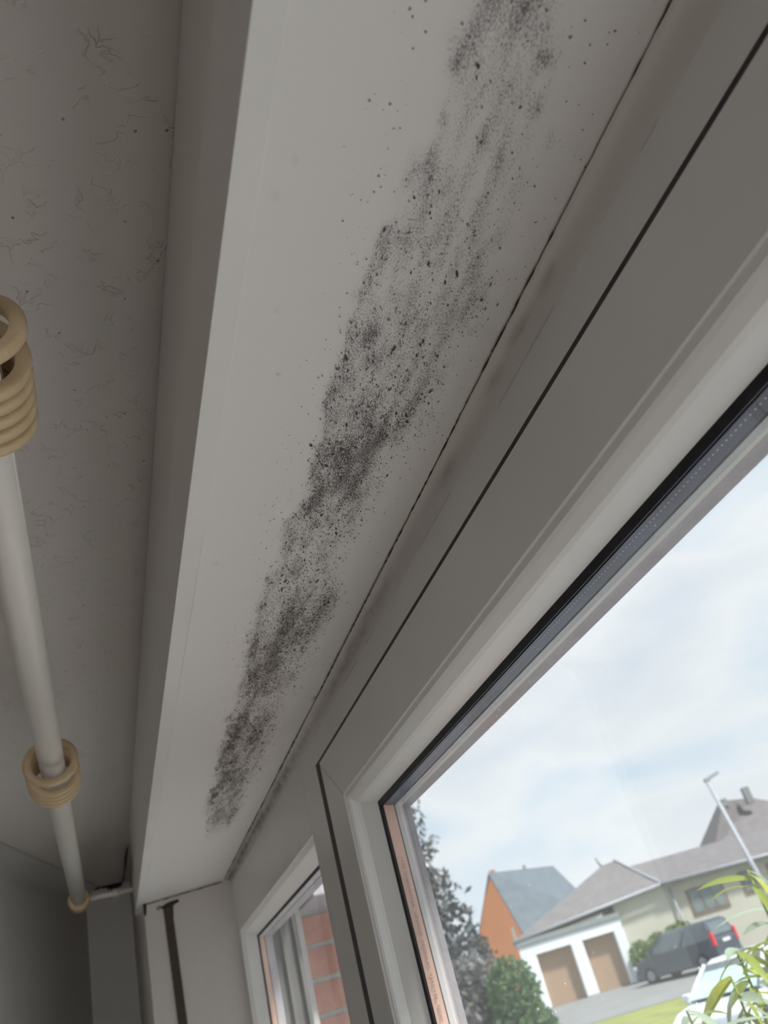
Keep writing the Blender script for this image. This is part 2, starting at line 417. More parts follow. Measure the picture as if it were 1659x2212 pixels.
# window wall: pier beyond the window, pier before it, parapet, outside lintel
E1 = Vector((5.95, -.27)); E2 = Vector((5.72, -.83))
poly = [(5.95, -.27), (XF + .3, -.27), (XF + .3, -1.25), (5.90, -1.25), (5.90, -.97), (5.72, -.955), (5.72, -.83)]
wp = prism('wall_window', [(x * H, y * H) for x, y in poly], 0.0, Z0 + 0.999 * H, M['reveal'])
tag(wp, kind='structure', label='rough white plaster window reveal with a belt slot')
wp2 = boxh('wall_window_near', (XB / H - .3, -1.25, -Z0 / H), (-1.85, -.27, ZC), M['reveal']); tag(wp2, kind='structure', label='plaster pier of the window wall behind the viewer')
wp3 = boxh('wall_window_upper', (6.31, -1.25, 1.0), (XF + .3, -.27, ZC), M['reveal']); tag(wp3, kind='structure', label='plaster of the window wall above the pier')
wpar = boxh('wall_parapet', (-1.85, -1.25, -Z0 / H), (5.72, -.27, -2.35), M['reveal']); tag(wpar, kind='structure', label='plaster parapet below the window')
wlin = boxh('wall_lintel', (-1.85, -1.25, 1.0), (6.31, -.86, 1.60), M['concrete']); tag(wlin, kind='structure', label='outer lintel above the window')
sill = boxh('window_sill', (-1.9, -.81, -2.35), (5.72, -.15, -2.27), M['bead'], bev=0.004); tag(sill, kind='structure', label='white inner window sill')
osill = boxh('outer_sill', (-1.9, -1.38, -2.40), (5.90, -.95, -2.32), M['concrete'], bev=0.004); tag(osill, kind='structure', label='grey outer window sill')

# ------------------------------------------------------------------ roller shutter box over the window
sb = empty('shutter_box', W(2.0, -.3, 1.0))
tag(sb, 'white roller shutter box above the window with black mould on its underside', 'shutter box')
X0 = -1.84
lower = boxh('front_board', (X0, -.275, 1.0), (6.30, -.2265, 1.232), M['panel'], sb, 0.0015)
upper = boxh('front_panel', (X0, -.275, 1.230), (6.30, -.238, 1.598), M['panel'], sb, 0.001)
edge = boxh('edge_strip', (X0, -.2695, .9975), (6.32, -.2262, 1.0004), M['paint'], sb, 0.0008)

# the underside panel: dense grid that carries the mould density
gx = np.concatenate([np.linspace(X0, 0.2, 20)[:-1], np.linspace(0.2, 5.0, 520), np.linspace(5.0, 5.96, 30)[1:]])
gy = np.linspace(-.268, -.768, 56)
GX, GY = np.meshgrid(gx, gy, indexing='ij')
rng = np.random.default_rng(7)
def vnoise(x, y, seed):
    r = np.random.default_rng(seed).random((64, 64))
    xi = np.floor(x).astype(int); yi = np.floor(y).astype(int); fx = x - xi; fy = y - yi
    fx = fx * fx * (3 - 2 * fx); fy = fy * fy * (3 - 2 * fy)
    g = lambda i, j: r[i % 64, j % 64]
    return (g(xi, yi) * (1 - fx) + g(xi + 1, yi) * fx) * (1 - fy) + (g(xi, yi + 1) * (1 - fx) + g(xi + 1, yi + 1) * fx) * fy
def sm(v, a_, b_):
    t_ = np.clip((v - a_) / (b_ - a_), 0, 1); return t_ * t_ * (3 - 2 * t_)
def mould_density(x, y):
    # x, y in H units; band edges read along the panel
    kx = [-3, .2, .40, .51, .65, .78, .93, 1.10, 1.32, 1.49, 1.80, 2.2, 2.76, 3.57, 4.29, 4.6]
    inner = np.interp(x, kx, [-.47, -.478, -.487, -.483, -.473, -.463, -.458, -.455, -.472, -.462, -.445, -.452, -.462, -.474, -.512, -.55])
    outer = np.interp(x, kx, [-.66, -.655, -.655, -.69, -.73, -.738, -.745, -.735, -.70, -.665, -.672, -.690, -.672, -.700, -.665, -.62])
    wob = (vnoise(x * 9, y * 14, 1) - .5) * .035 + (vnoise(x * 30, y * 40, 2) - .5) * .022
    band = sm(-(y + wob), -inner - .012, -inner + .022) * (1 - sm(-(y + wob), -outer - .10, -outer + .02))
    amp = np.interp(x, kx, [.4, .60, .60, .52, .56, .66, .78, .82, .84, .78, .66, .66, .55, .55, .35, 0])
    clump = .72 + .6 * vnoise(x * 6 + 3, y * 16, 3) * vnoise(x * 17, y * 40, 4) * 2
    streak = .75 + .5 * vnoise(x * 4, y * 70, 5)
    d = band * amp * clump * streak
    # heavier patches (x, y, rx, ry, strength)
    for (bx, by, rx, ry, s_) in [
        (.448, -.629, .016, .011, .9), (.472, -.503, .010, .007, .8), (.452, -.511, .007, .006, .6), (.548, -.510, .009, .006, .8),
        (.539, -.583, .018, .008, .35), (.568, -.579, .016, .008, .5), (.515, -.642, .016, .012, .35), (.549, -.682, .010, .008, .4), (.566, -.691, .009, .008, .4),
        (.40, -.57, .08, .06, .30), (.44, -.53, .06, .03, .25), (.62, -.50, .05, .02, .25),
        (.947, -.507, .018, .008, .7), (1.015, -.534, .018, .008, .8), (1.26, -.569, .10, .045, .50), (1.32, -.522, .09, .035, .48),
        (1.231, -.603, .06, .03, .35), (1.473, -.501, .09, .025, .50), (1.425, -.572, .10, .03, .42), (1.174, -.637, .03, .012, .4), (1.66, -.475, .05, .015, .4),
        (2.018, -.650, .13, .028, .78), (2.10, -.625, .16, .02, .45), (2.082, -.552, .16, .03, .62), (2.30, -.545, .22, .022, .70), (2.463, -.511, .13, .028, 1.0), (2.37, -.557, .15, .02, .55),
        (1.93, -.455, .05, .015, .5), (2.2, -.47, .12, .02, .5), (3.072, -.506, .22, .030, .95), (3.08, -.59, .20, .04, .50), (2.8, -.52, .25, .02, .6),
        (3.485, -.535, .22, .032, .85), (3.73, -.500, .16, .024, .95), (3.663, -.60, .20, .03, .6), (4.117, -.627, .22, .022, .75), (4.1, -.56, .25, .03, .4), (2.9, -.62, .25, .03, .35)]:
        g = np.exp(-((x - bx) / rx) ** 2 - ((y - by) / ry) ** 2)
        big = rx > .03
        d = d + s_ * g * ((.35 + 1.1 * vnoise(x * 14, y * 60, 6)) if big else 1.0)
    d = d + .55 * np.exp(-((y + .7655) / .0035) ** 2) * (vnoise(x * 12, y * 0, 8) > .45)
    for (bx, by, r_) in [(.684, -.292, .004), (.629, -.311, .003), (.9, -.33, .003), (1.7, -.31, .005), (.71, -.245, .004), (2.69, -.764, .012), (1.05, -.36, .003), (1.3, -.40, .003)]:
        d = d + 1.1 * np.exp(-(((x - bx) ** 2) / (r_ * 2) ** 2 + (y - by) ** 2 / r_ ** 2))
    return 1 - np.exp(-1.3 * np.clip(d, 0, 1.6))
dens = mould_density(GX, GY)
nx, ny = GX.shape
wave = (vnoise(GX * 3, GY * 5, 11) - .5) * 0.0014
V_ = np.stack([GX * H, GY * H, np.full_like(GX, Z0 + 1.0 * H) + wave], -1).reshape(-1, 3)
idx = np.arange(nx * ny).reshape(nx, ny)
F4 = np.stack([idx[:-1, :-1], idx[1:, :-1], idx[1:, 1:], idx[:-1, 1:]], -1).reshape(-1, 4)
under = mesh('underside_panel', V_, [tuple(f) for f in F4.tolist()], M['soffit'], sb, smooth=True)
at_ = under.data.attributes.new('mould', 'FLOAT', 'POINT'); at_.data.foreach_set('value', dens.reshape(-1).astype(np.float32))
tag(under, label='white underside speckled with black mould')
# individual mould specks standing on the paint
spv, spf = [], []
def speck(x, y, lx, ly, ang):
    b0 = len(spv); zt = Z0 + H - 0.00085
    for k_ in range(6):
        a_ = k_ * math.pi / 3 + rng.random() * .5
        rr = .75 + .5 * rng.random()
        ux, uy = math.cos(a_) * lx * rr, math.sin(a_) * ly * rr
        spv.append((x * H + ux * math.cos(ang) - uy * math.sin(ang), y * H + ux * math.sin(ang) + uy * math.cos(ang), zt))
    spv.append((x * H, y * H, zt - 0.00025))
    for k_ in range(6): spf.append((b0 + k_, b0 + (k_ + 1) % 6, b0 + 6))
NS = 200000
cx = .25 + (4.5 - .25) * rng.random(NS) ** 1.25; cy = -.44 - .325 * rng.random(NS)
pd = mould_density(cx, cy)
keep = rng.random(NS) < np.clip(pd, 0, 1) ** 1.4 * np.interp(cx, [.3, .6, .85, 1.2, 1.7, 2.2, 4.5], [.012, .03, .09, .20, .26, .36, .36])
for x, y, p in zip(cx[keep], cy[keep], pd[keep]):
    r = 0.00018 + 0.00030 * rng.random() ** 2.5 + (0.0007 * rng.random() if rng.random() < .03 else 0)
    el = 1 + 2.2 * rng.random() ** 2
    speck(x, y, r * el * (1 + .22 * x), r * (1 + .12 * x), (rng.random() - .5) * .9 - .12)
# stray specks at the border of the band
for q in range(450):
    x = .3 + 2.4 * rng.random(); y = -.43 + abs(rng.normal()) * .03 - .02 if rng.random() < .5 else -.62 - .13 * rng.random()
    r = 0.0002 + 0.0004 * rng.random() ** 2
    speck(x, y, r * 1.4, r, rng.random() * 3)
sp = mesh('mould_specks', spv, spf, M['mould'], under, recalc=False)
tag(sp, kind='stuff', label='fine black mould specks')

# ------------------------------------------------------------------ cove of filler between box and window frame
cv_x = np.concatenate([np.linspace(X0, .2, 8)[:-1], np.linspace(.2, 5.75, 240)])
pr = [(-.766 - .044 * (1 - math.cos(q)) ** .9, 1.0 - .047 * math.sin(q) ** 1.0) for q in [i * math.pi / 2 / 9 for i in range(10)]]
pr = [(-.766 - .044 * math.sin(q), 1.0 - .047 * (1 - math.cos(q))) for q in [i * math.pi / 2 / 9 for i in range(10)]]
vs = []; dn = []
for x in cv_x:
    for k_, (y, z) in enumerate(pr):
        vs.append(W(x, y, z))
ni = len(cv_x); nj = len(pr)
fs = [(i * nj + j, (i + 1) * nj + j, (i + 1) * nj + j + 1, i * nj + j + 1) for i in range(ni - 1) for j in range(nj - 1)]
cove = mesh('trim_1', vs, fs, M['cove'], smooth=True)
tag(cove, kind='structure', label='stained concave filler strip between shutter box and window frame')
XX = np.repeat(cv_x, nj); JJ = np.tile(np.arange(nj), ni) / (nj - 1)
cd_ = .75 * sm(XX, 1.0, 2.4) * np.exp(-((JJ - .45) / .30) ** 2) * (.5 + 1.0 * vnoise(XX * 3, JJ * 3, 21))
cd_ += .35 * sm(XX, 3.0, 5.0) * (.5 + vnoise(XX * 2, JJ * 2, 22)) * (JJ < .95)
for (bx, bj, rx, rj, s_) in [(.80, .45, .035, .12, .75), (.92, .40, .05, .12, .7), (1.05, .45, .05, .15, .45), (1.35, .5, .05, .2, .4)]:
    cd_ += s_ * np.exp(-((XX - bx) / rx) ** 2 - ((JJ - bj) / rj) ** 2)
cd_ += .5 * (JJ > .93) * (vnoise(XX * 14, JJ * 0, 23) > .55) * (XX < 2.5)
at_ = cove.data.attributes.new('mould', 'FLOAT', 'POINT'); at_.data.foreach_set('value', cd_.astype(np.float32))
# hairline crack along the joint between panel and filler
cr_v, cr_f = [], []
xs = np.linspace(.25, 5.7, 420)
for i, x in enumerate(xs):
    w_ = (.0012 + .0032 * max(0, rng.random() - .35) * (vnoise(np.array([x * 9.]), np.array([.5]), 31)[0] > .45)) * (.55 + .25 * x)
    yy = -.766 + (rng.random() - .5) * .0012
    cr_v += [(x * H, yy * H + w_ * H, Z0 + H - .0011), (x * H, yy * H - w_ * H, Z0 + H - .0011)]
    if i: cr_f.append((2 * i - 2, 2 * i, 2 * i + 1, 2 * i - 1))
crk = mesh('crack', cr_v, cr_f, M['dirt'], cove); tag(crk, label='dark hairline crack')

# ------------------------------------------------------------------ window 1: opening sash, window 2: fixed light, shared frame
SX0, SZ0 = -1.62, -2.18
def SR(x1, z1, y):       # rectangle of the sash, mirrored to the near and lower side
    return (SX0 + (2.875 - x1), x1, SZ0 + (.82 - z1), z1, y)
w1 = empty('window_1', W(.6, -.81, -2.3)); tag(w1, kind='structure', label='white tilt-and-turn window sash looking out on the street')
frame = empty('window_frame', W(2.0, -.85, -2.35)); tag(frame, kind='structure', label='white plastic window frame with mullion')
boxh('head_rail', (-1.84, -.95, .80), (2.95, -.81, 1.0), M['pvc'], frame)
boxh('head_rail', (2.95, -.95, .6735), (5.80, -.81, 1.0), M['pvc'], frame)
boxh('mullion', (2.95, -.95, -2.27), (3.313, -.81, .6735), M['pvc'], frame)
boxh('jamb', (5.66, -.95, -2.27), (5.80, -.81, .6735), M['pvc'], frame)
boxh('jamb', (-1.84, -.95, -2.27), (-1.66, -.81, .80), M['pvc'], frame)
boxh('sill_rail', (-1.66, -.95, -2.27), (2.95, -.81, -2.16), M['pvc'], frame)
boxh('sill_rail', (3.313, -.95, -2.27), (5.66, -.81, -2.10), M['pvc'], frame)
loft('frame_gasket', [SR(2.84, .80, -.811), SR(3.05, .862, -.811), SR(3.05, .862, -.8065), SR(2.84, .80, -.8065)], M['seal'], frame, closed=True)  # seal ring widened to paint in the shade beside the sash
boxh('weld_seam', (3.318, -.8103, .6735), (3.322, -.8095, .90), M['outgasket'], frame)

DX, DZ = 2.598, .5834
def DR(dl, y): return SR(DX + dl, DZ + dl, y)
loft('sash_frame', [DR(-.030, -.921), DR(-.043, -.953), SR(2.84, .79, -.958), SR(2.84, .79, -.806), SR(2.875, .82, -.806), SR(2.875, .82, -.777), SR(2.872, .817, -.775),
                    SR(2.661, .6445, -.775), SR(2.6575, .641, -.780), SR(2.66, .645, -.86)], M['pvc'], w1)
for s_ in range(4):
    loft('glazing_bead', [SR(2.66, .6435, -.779), SR(2.653, .629, -.783), SR(2.648, .622, -.79), SR(2.642, .607, -.808), SR(2.638, .6015, -.818), SR(DX, DZ, -.864), SR(DX + .01, DZ + .01, -.866)], M['bead'], w1, sides=(s_,))
# mitre joint of the sash corner
mv = [W(2.867, -.7745, .812), W(2.873, -.7745, .808), W(2.6635, -.7745, .641), W(2.6575, -.7745, .645)]
mesh('mitre_joint', mv, [(0, 1, 2, 3)], M['outgasket'], w1)
loft('inner_gasket', [DR(.004, -.863), DR(-.0165, -.868), DR(-.0165, -.8712), DR(.004, -.8712)], M['gasket'], w1, closed=True)
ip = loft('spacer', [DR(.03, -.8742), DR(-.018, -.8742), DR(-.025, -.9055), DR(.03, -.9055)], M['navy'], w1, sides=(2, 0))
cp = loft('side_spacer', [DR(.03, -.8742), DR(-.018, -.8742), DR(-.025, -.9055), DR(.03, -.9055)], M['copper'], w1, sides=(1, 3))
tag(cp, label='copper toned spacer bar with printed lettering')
loft('outer_gasket', [DR(.02, -.909), DR(-.027, -.909), DR(-.0305, -.921), DR(.02, -.921)], M['outgasket'], w1)
loft('outer_lip', [DR(-.0295, -.9205), DR(-.044, -.9535), DR(.0, -.9605), DR(.02, -.9605)], M['outpvc'], w1)
def pane(name, rect, mt, parent):
    x0, x1, z0, z1, y = rect
    return mesh(name, [W(x0, y, z0), W(x1, y, z0), W(x1, y, z1), W(x0, y, z1)], [(0, 1, 2, 3)], mt, parent)
pane('pane', DR(.03, -.8725), M['glass_in'], w1)
pane('pane', DR(.03, -.9075), M['glass'], w1)
# perforations along the upper spacer
dv, df = [], []
for k_ in range(320):
    x = -1.0 + k_ * .0112
    if x > 2.56: break
    b0 = len(dv); zz = DZ - .0202
    for (ax, ay) in ((0, -.8835), (.0032, -.8835), (.0032, -.8855), (0, -.8855)):
        dv.append(W(x + ax, ay, zz - .0006))
    df.append((b0, b0 + 1, b0 + 2, b0 + 3))
pf = mesh('perforations', dv, df, M['dot'], ip); tag(pf, kind='stuff')
# lettering printed on the far spacer, reading downwards
def lettering(txt, x, y, z, length, height, parent, off):
    cu = bpy.data.curves.new('lettering', 'FONT'); cu.body = txt; cu.size = 1.0
    ob = bpy.data.objects.new('tmp_lettering', cu); C.objects.link(ob)
    dg = bpy.context.evaluated_depsgraph_get(); dg.update()
    me = bpy.data.meshes.new_from_object(ob.evaluated_get(dg))
    bpy.data.objects.remove(ob)
    co = np.array([v.co[:] for v in me.vertices])
    w_ = co[:, 0].max(); h_ = .72
    for v in me.vertices:
        u_, vv = v.co.x / w_ * length, v.co.y / h_ * height
        X_, Y_, Z_ = W(x, y, z)
        v.co = (X_ - .0003 + (.0022 * vv / height) * -0.0, Y_ - vv, Z_ - u_)
    me.materials.clear(); me.materials.append(M['print'])
    o = bpy.data.objects.new('lettering', me); C.objects.link(o); o.parent = parent
    return o
lettering('1170 THERMOTER  UNITOP  PREMIUM  9345/196  60001', DX - .0255, -.8845, .402, .171, .0031, cp, w1.location)

# fixed light
w2 = empty('window_2', W(4.5, -.81, -2.1)); tag(w2, kind='structure', label='fixed side light beyond the mullion, bricks seen through its glass')
def FR(i, y): return (3.313 + i, 5.66 - i, -2.10 + i, .6735 - i, y)
for s_ in range(4):
    loft('glazing_bead', [FR(-.004, -.809), FR(.004, -.8095), FR(.006, -.814), FR(.010, -.818), FR(.022, -.832), FR(.027, -.842), FR(.056, -.900), FR(.04, -.902)], M['bead'], w2, sides=(s_,))
loft('inner_gasket', [FR(.05, -.899), FR(.068, -.903), FR(.068, -.9055), FR(.05, -.9055)], M['gasket'], w2, closed=True)
loft('spacer', [FR(.05, -.9085), FR(.068, -.9085), FR(.073, -.938), FR(.05, -.938)], M['outgasket'], w2, sides=(0, 2))
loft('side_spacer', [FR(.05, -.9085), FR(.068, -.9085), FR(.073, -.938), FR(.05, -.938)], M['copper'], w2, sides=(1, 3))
loft('outer_lip', [FR(.05, -.942), FR(.075, -.942), FR(.082, -.985), FR(0, -.99), FR(0, -.951)], M['outpvc'], w2)
pane('pane', FR(.05, -.907), M['glass_in'], w2)
pane('pane', FR(.05, -.940), M['glass'], w2)
# shutter guide rail outside the fixed light
gr = empty('shutter_guide_rail', W(5.72, -1.08, -2.3)); tag(gr, 'grey vertical shutter guide rail outside the side light, beside the bricks', 'guide rail')
boxh('rail', (5.70, -1.16, -2.3), (5.86, -1.06, 1.0), M['rail'], gr, 0.002)
boxh('rail_lip', (5.66, -1.165, -2.3), (5.70, -1.14, 1.0), M['rail'], gr, 0.001)
boxh('rail_lip', (5.66, -1.08, -2.3), (5.70, -1.055, 1.0), M['rail'], gr, 0.001)
boxh('rail_backing', (5.70, -1.06, -2.3), (5.90, -.96, 1.0), M['rail'], gr)

# ------------------------------------------------------------------ brick pier outside, individually laid bricks
wo_ = boxh('wall_outside', (6.04, -1.92, -5.6), (6.60, -1.26, .735), M['mortar']); tag(wo_, kind='structure', label='red brick pier with pale mortar outside the side light')
bw, bh, gap = .52, .168, .034
brick_me = None
base = None
zz = .70 - bh; row = 0
while zz > -2.6:
    yy = -1.25
    lens = [.52, .11] if row % 2 == 0 else [.26, .37]
    for L_ in lens:
        y1 = yy - L_ + (gap if yy - L_ > -1.9 else 0)
        jit = (rng.random() - .5) * .008
        o = boxh('brick', (6.015 + jit, y1, zz), (6.06, yy, zz + bh), M['brick'], wo_, 0.002)
        yy = yy - L_ - 0.0
    zz -= bh + gap; row += 1
cap = boxh('pier_cap', (5.45, -1.98, .735), (6.66, -1.255, 1.0), M['concrete'], bev=0.004); tag(cap, 'lilac grey concrete block on top of the brick pier', 'concrete block')  # overhang lengthened to keep the sun off the bricks

# ------------------------------------------------------------------ shutter belt in its slot in the reveal
ev = (E2 - E1); ev_l = ev.length; ev = ev / ev_l
rn = Vector((ev.y, -ev.x));
if rn.x > 0: rn = -rn
def RV(u, out, z):     # point on reveal: u along depth (H units), out towards the viewer
    p = E1 + ev * u + rn * out
    return W(p.x, p.y, z)
belt = empty('shutter_belt', RV(.17, 0, -1.5)); tag(belt, 'dark brown shutter belt hanging from a slot in the white reveal', 'shutter belt')
def rbox(name, u0, u1, o0, o1, z0, z1, mt, parent, du=0):
    pts = [RV(u0 + du, o0, z0), RV(u1 + du, o0, z0), RV(u1 + du, o1, z0), RV(u0 + du, o1, z0), RV(u0, o0, z1), RV(u1, o0, z1), RV(u1, o1, z1), RV(u0, o1, z1)]
    return hull8(name, pts, mt, parent)
rbox('strap', .128, .182, .003, .010, -1.5, .93, M['belt'], belt, du=.07)
hole = [RV(.105, .0015, .945), RV(.13, .0015, .925), RV(.128, .0015, .87), RV(.186, .0015, .87), RV(.19, .0015, .935), RV(.235, .0015, .95), RV(.225, .0015, .965), RV(.16, .0015, .962)]
nh = len(hole); hole2 = [RV(u, .006, z) for u, z in ((.105, .945), (.13, .925), (.128, .87), (.186, .87), (.19, .935), (.235, .95), (.225, .965), (.16, .962))]
mesh('slot', hole + hole2, [tuple(range(nh)), tuple(range(nh, 2 * nh))] + [(i, (i + 1) % nh, nh + (i + 1) % nh, nh + i) for i in range(nh)], M['dirt'], belt)
rust = mesh('rust_stain', [RV(.075, .002, .95), RV(.105, .002, .962), RV(.112, .002, .94), RV(.09, .002, .93)], [(0, 1, 2, 3)], mat('rusty_stain', (0.30, 0.20, 0.13, 1), 0.9), belt)
# loose crack at the reveal top
ck = [RV(.02 + .5 * i / 24, .001, .9905 + .003 * rng.random()) for i in range(25)] + [RV(.02 + .5 * i / 24, .001, .984 + .003 * rng.random()) for i in range(25)]
c2 = mesh('crack', ck, [(i, i + 1, 26 + i, 25 + i) for i in range(24)], M['dirt'], wp)
ck = mesh('gap', [RV(-.005, .002, .995), RV(.02, .002, .995), RV(.014, .002, .93), RV(-.002, .002, .92)], [(0, 1, 2, 3)], M['dirt'], wp)
gp = mesh('gap', [RV(.582, .002, .955), RV(.597, .002, .96), RV(.598, .002, .89), RV(.588, .002, .885)], [(0, 1, 2, 3)], M['dirt'], wp)

# ------------------------------------------------------------------ curtain rod with rings
ZR = 1.20
rA = Vector(W(1.5355, .159, ZR)); rB = Vector(W(6.47, .1265, ZR))
rdir = (rB - rA).normalized()
rod = empty('curtain_rod', rB); tag(rod, 'white curtain rod hung below the ceiling in front of the shutter box', 'curtain rod')
tube('pole', rA - rdir * 1.6, rB, .0188, M['rod'], rod, seg=40)
lathe('end_cap', rB - rdir * .02, rdir, [(0, .018), (0, .025), (.012, .0275), (.03, .028), (.034, .0255), (.042, .0275), (.06, .026), (.072, .018), (.075, .004)], M['ring'], rod)
arm0 = rB + Vector((.01, -.012, .0)); arm1 = Vector((arm0.x, -.27 * H, arm0.z))
tube('bracket_arm', arm0, arm1, .0068, M['rod'], rod)
mid = arm0.lerp(arm1, .58)
tube('bracket_collar', mid - Vector((0, .008, 0)), mid + Vector((0, .008, 0)), .0105, M['rod'], rod)
tube('bracket_plate', arm1 + Vector((0, .012, 0)), arm1 - Vector((0, .0, 0)), .022, M['rod'], rod)
def ring_mesh():
    vs, fs = [], []
    A, B = 48, 12
    for i in range(A):
        a_ = 2 * math.pi * i / A
        for j in range(B):
            b_ = 2 * math.pi * j / B
            r_ = .0345 + .0058 * math.copysign(abs(math.cos(b_)) ** .7, math.cos(b_)); x_ = .0062 * math.copysign(abs(math.sin(b_)) ** .7, math.sin(b_))
            vs.append((x_, r_ * math.cos(a_), r_ * math.sin(a_)))
    for i in range(A):
        for j in range(B):
            fs.append((i * B + j, ((i + 1) % A) * B + j, ((i + 1) % A) * B + (j + 1) % B, i * B + (j + 1) % B))
    return vs, fs
rvs, rfs = ring_mesh()
first = None
def place_ring(x, tilt, roll, label, grp, swing=0.0):
    global first
    p = rA + rdir * (x - rA.x)
    if first is None:
        first = mesh('curtain_ring', rvs, rfs, M['ring'], smooth=True); o = first
    else:
        o = first.copy(); C.objects.link(o)
    ang = swing
    o.location = (p.x, p.y + .0078 * math.sin(ang), p.z - .0078 * math.cos(ang))
    o.rotation_euler = (0, tilt, roll)
    tag(o, label, 'curtain ring', grp)
ordn = ['nearest', 'second', 'third', 'fourth', 'fifth', 'farthest']
for i, (x, tl, rl) in enumerate([(.43, .10, -.16), (.455, -.05, .10), (.4695, -.06, .05), (.484, -.04, .06), (.499, -.05, .03), (.514, -.02, .05)]):
    place_ring(x, tl, rl, ['nearest yellowed curtain ring at the left edge of the picture', 'second yellowed ring of the bunch at the left picture edge', 'third yellowed ring of the bunch at the left picture edge',
                           'fourth yellowed ring of the bunch at the left picture edge', 'fifth yellowed ring of the bunch at the left picture edge', 'farthest yellowed ring of the bunch at the left picture edge'][i], 'bunch of curtain rings at the left edge')
for i, (x, tl, rl) in enumerate([(1.318, .20, -.05), (1.362, -.05, .12), (1.381, -.04, .05), (1.400, -.06, .08), (1.419, -.03, .04)]):
    place_ring(x, tl, rl, ['tilted yellowed ring standing apart in the middle bunch on the rod', 'second yellowed ring of the middle bunch on the rod', 'third yellowed ring of the middle bunch on the rod',
                           'fourth yellowed ring of the middle bunch on the rod', 'last yellowed ring of the middle bunch, towards the rod end'][i], 'bunch of curtain rings in the middle of the rod')
# cobweb dirt where the ceiling meets the end wall
cw = [(6.9, -.24), (7.6, -.235), (8.22, -.22), (8.23, -.10), (8.235, .0), (8.24, .09)]
cwv = []
for i in range(40):
    t_ = i / 39 * 5; k_ = min(int(t_), 4); f_ = t_ - k_
    x = cw[k_][0] * (1 - f_) + cw[k_ + 1][0] * f_; y = cw[k_][1] * (1 - f_) + cw[k_ + 1][1] * f_
    w_ = .02 * rng.random() + (.03 if k_ < 3 else .008)
    cwv += [W(x, y, ZC - .001), W(x - .01, y + w_ * .6, ZC - w_ * 1.2)]
cob = mesh('dirt_line', cwv, [(2 * i, 2 * i + 2, 2 * i + 3, 2 * i + 1) for i in range(39)], M['dirt'], wf)

# ================================================================== OUTSIDE

M['grass'] = mat('lawn_grass', S(120, 128, 62), 0.9, S(142, 148, 76), 1.5, bump=0.3, bscale=30)
M['paving'] = mat('grey_paving', (0.20, 0.205, 0.205, 1), 0.85, (0.235, 0.24, 0.24, 1), 0.6)
M['asphalt'] = mat('pale_paving', (0.34, 0.345, 0.35, 1), 0.85, (0.40, 0.40, 0.40, 1), 0.6)
M['whitewall'] = mat('white_render', (0.80, 0.84, 0.88, 1), 0.7, (0.76, 0.80, 0.84, 1), 1)
M['cream'] = mat('cream_render', (0.54, 0.525, 0.445, 1), 0.8, (0.51, 0.495, 0.42, 1), 1)
M['orange'] = mat('orange_render', (0.88, 0.33, 0.19, 1), 0.8, (0.82, 0.31, 0.175, 1), 1)
M['rooftile'] = mat('grey_brown_tiles', (0.155, 0.143, 0.150, 1), 0.8, (0.195, 0.18, 0.188, 1), 2.5)
M['slate'] = mat('blue_grey_slate', (0.11, 0.14, 0.175, 1), 0.8, (0.135, 0.165, 0.20, 1), 2)
M['fascia'] = mat('grey_fascia', (0.22, 0.25, 0.26, 1), 0.6, (0.25, 0.28, 0.29, 1), 3)
M['gutter'] = mat('zinc_gutter', (0.36, 0.38, 0.42, 1), 0.5, (0.32, 0.34, 0.38, 1), 3)
M['garagedoor'] = mat('tan_garage_door', (0.37, 0.25, 0.165, 1), 0.6, (0.34, 0.23, 0.15, 1), 2, stretch=(1, 1, .1))
M['hglass'] = mat('house_glass', (0.16, 0.20, 0.20, 1), 0.15, (0.24, 0.28, 0.27, 1), 1.2)
M['woodframe'] = mat('brown_window_frame', (0.30, 0.20, 0.15, 1), 0.6, (0.26, 0.17, 0.13, 1), 4)
M['carblack'] = mat('dark_blue_grey_paint', (0.06, 0.075, 0.10, 1), 0.28, (0.07, 0.085, 0.11, 1), 2)
M['carwhite'] = mat('white_car_paint', (0.72, 0.76, 0.82, 1), 0.3, (0.70, 0.74, 0.80, 1), 2)
M['carglass'] = mat('car_glass', (0.10, 0.13, 0.15, 1), 0.08, (0.12, 0.15, 0.17, 1), 2, spec=0.8)
M['windscreen'] = mat('windscreen_with_sun_shade', (0.45, 0.66, 0.72, 1), 0.15, (0.52, 0.72, 0.77, 1), 3)  # sky reflection put into the glass colour as pale blue
M['tyre'] = mat('tyre', (0.02, 0.02, 0.022, 1), 0.8, (0.03, 0.03, 0.03, 1), 20)
M['alloy'] = mat('alloy_wheel', (0.30, 0.31, 0.33, 1), 0.4, (0.26, 0.27, 0.29, 1), 10, metal=0.5)
M['tail'] = mat('red_lamp', (0.75, 0.05, 0.07, 1), 0.3, (0.65, 0.04, 0.06, 1), 10)
M['plate'] = mat('number_plate', (0.75, 0.76, 0.78, 1), 0.5, (0.70, 0.71, 0.73, 1), 10)
M['lamp'] = mat('galvanised_pole', (0.42, 0.44, 0.48, 1), 0.5, (0.38, 0.40, 0.44, 1), 6)
M['bark'] = mat('bark', (0.10, 0.08, 0.065, 1), 0.9, (0.15, 0.12, 0.10, 1), 12)
def leafmat(name, c1, c2, rough=0.5, nscale=6.0):
    m_ = mat(name, c1, rough, c2, nscale)
    t = m_.node_tree; b = t.nodes['Principled BSDF']; L = t.links.new
    src = b.inputs['Base Color'].links[0].from_socket
    tl = N(t, 'ShaderNodeBsdfTranslucent'); L(src, tl.inputs['Color'])
    mx = N(t, 'ShaderNodeMixShader'); mx.inputs[0].default_value = 0.35
    L(b.outputs[0], mx.inputs[1]); L(tl.outputs[0], mx.inputs[2]); L(mx.outputs[0], t.nodes['Material Output'].inputs['Surface'])
    return m_
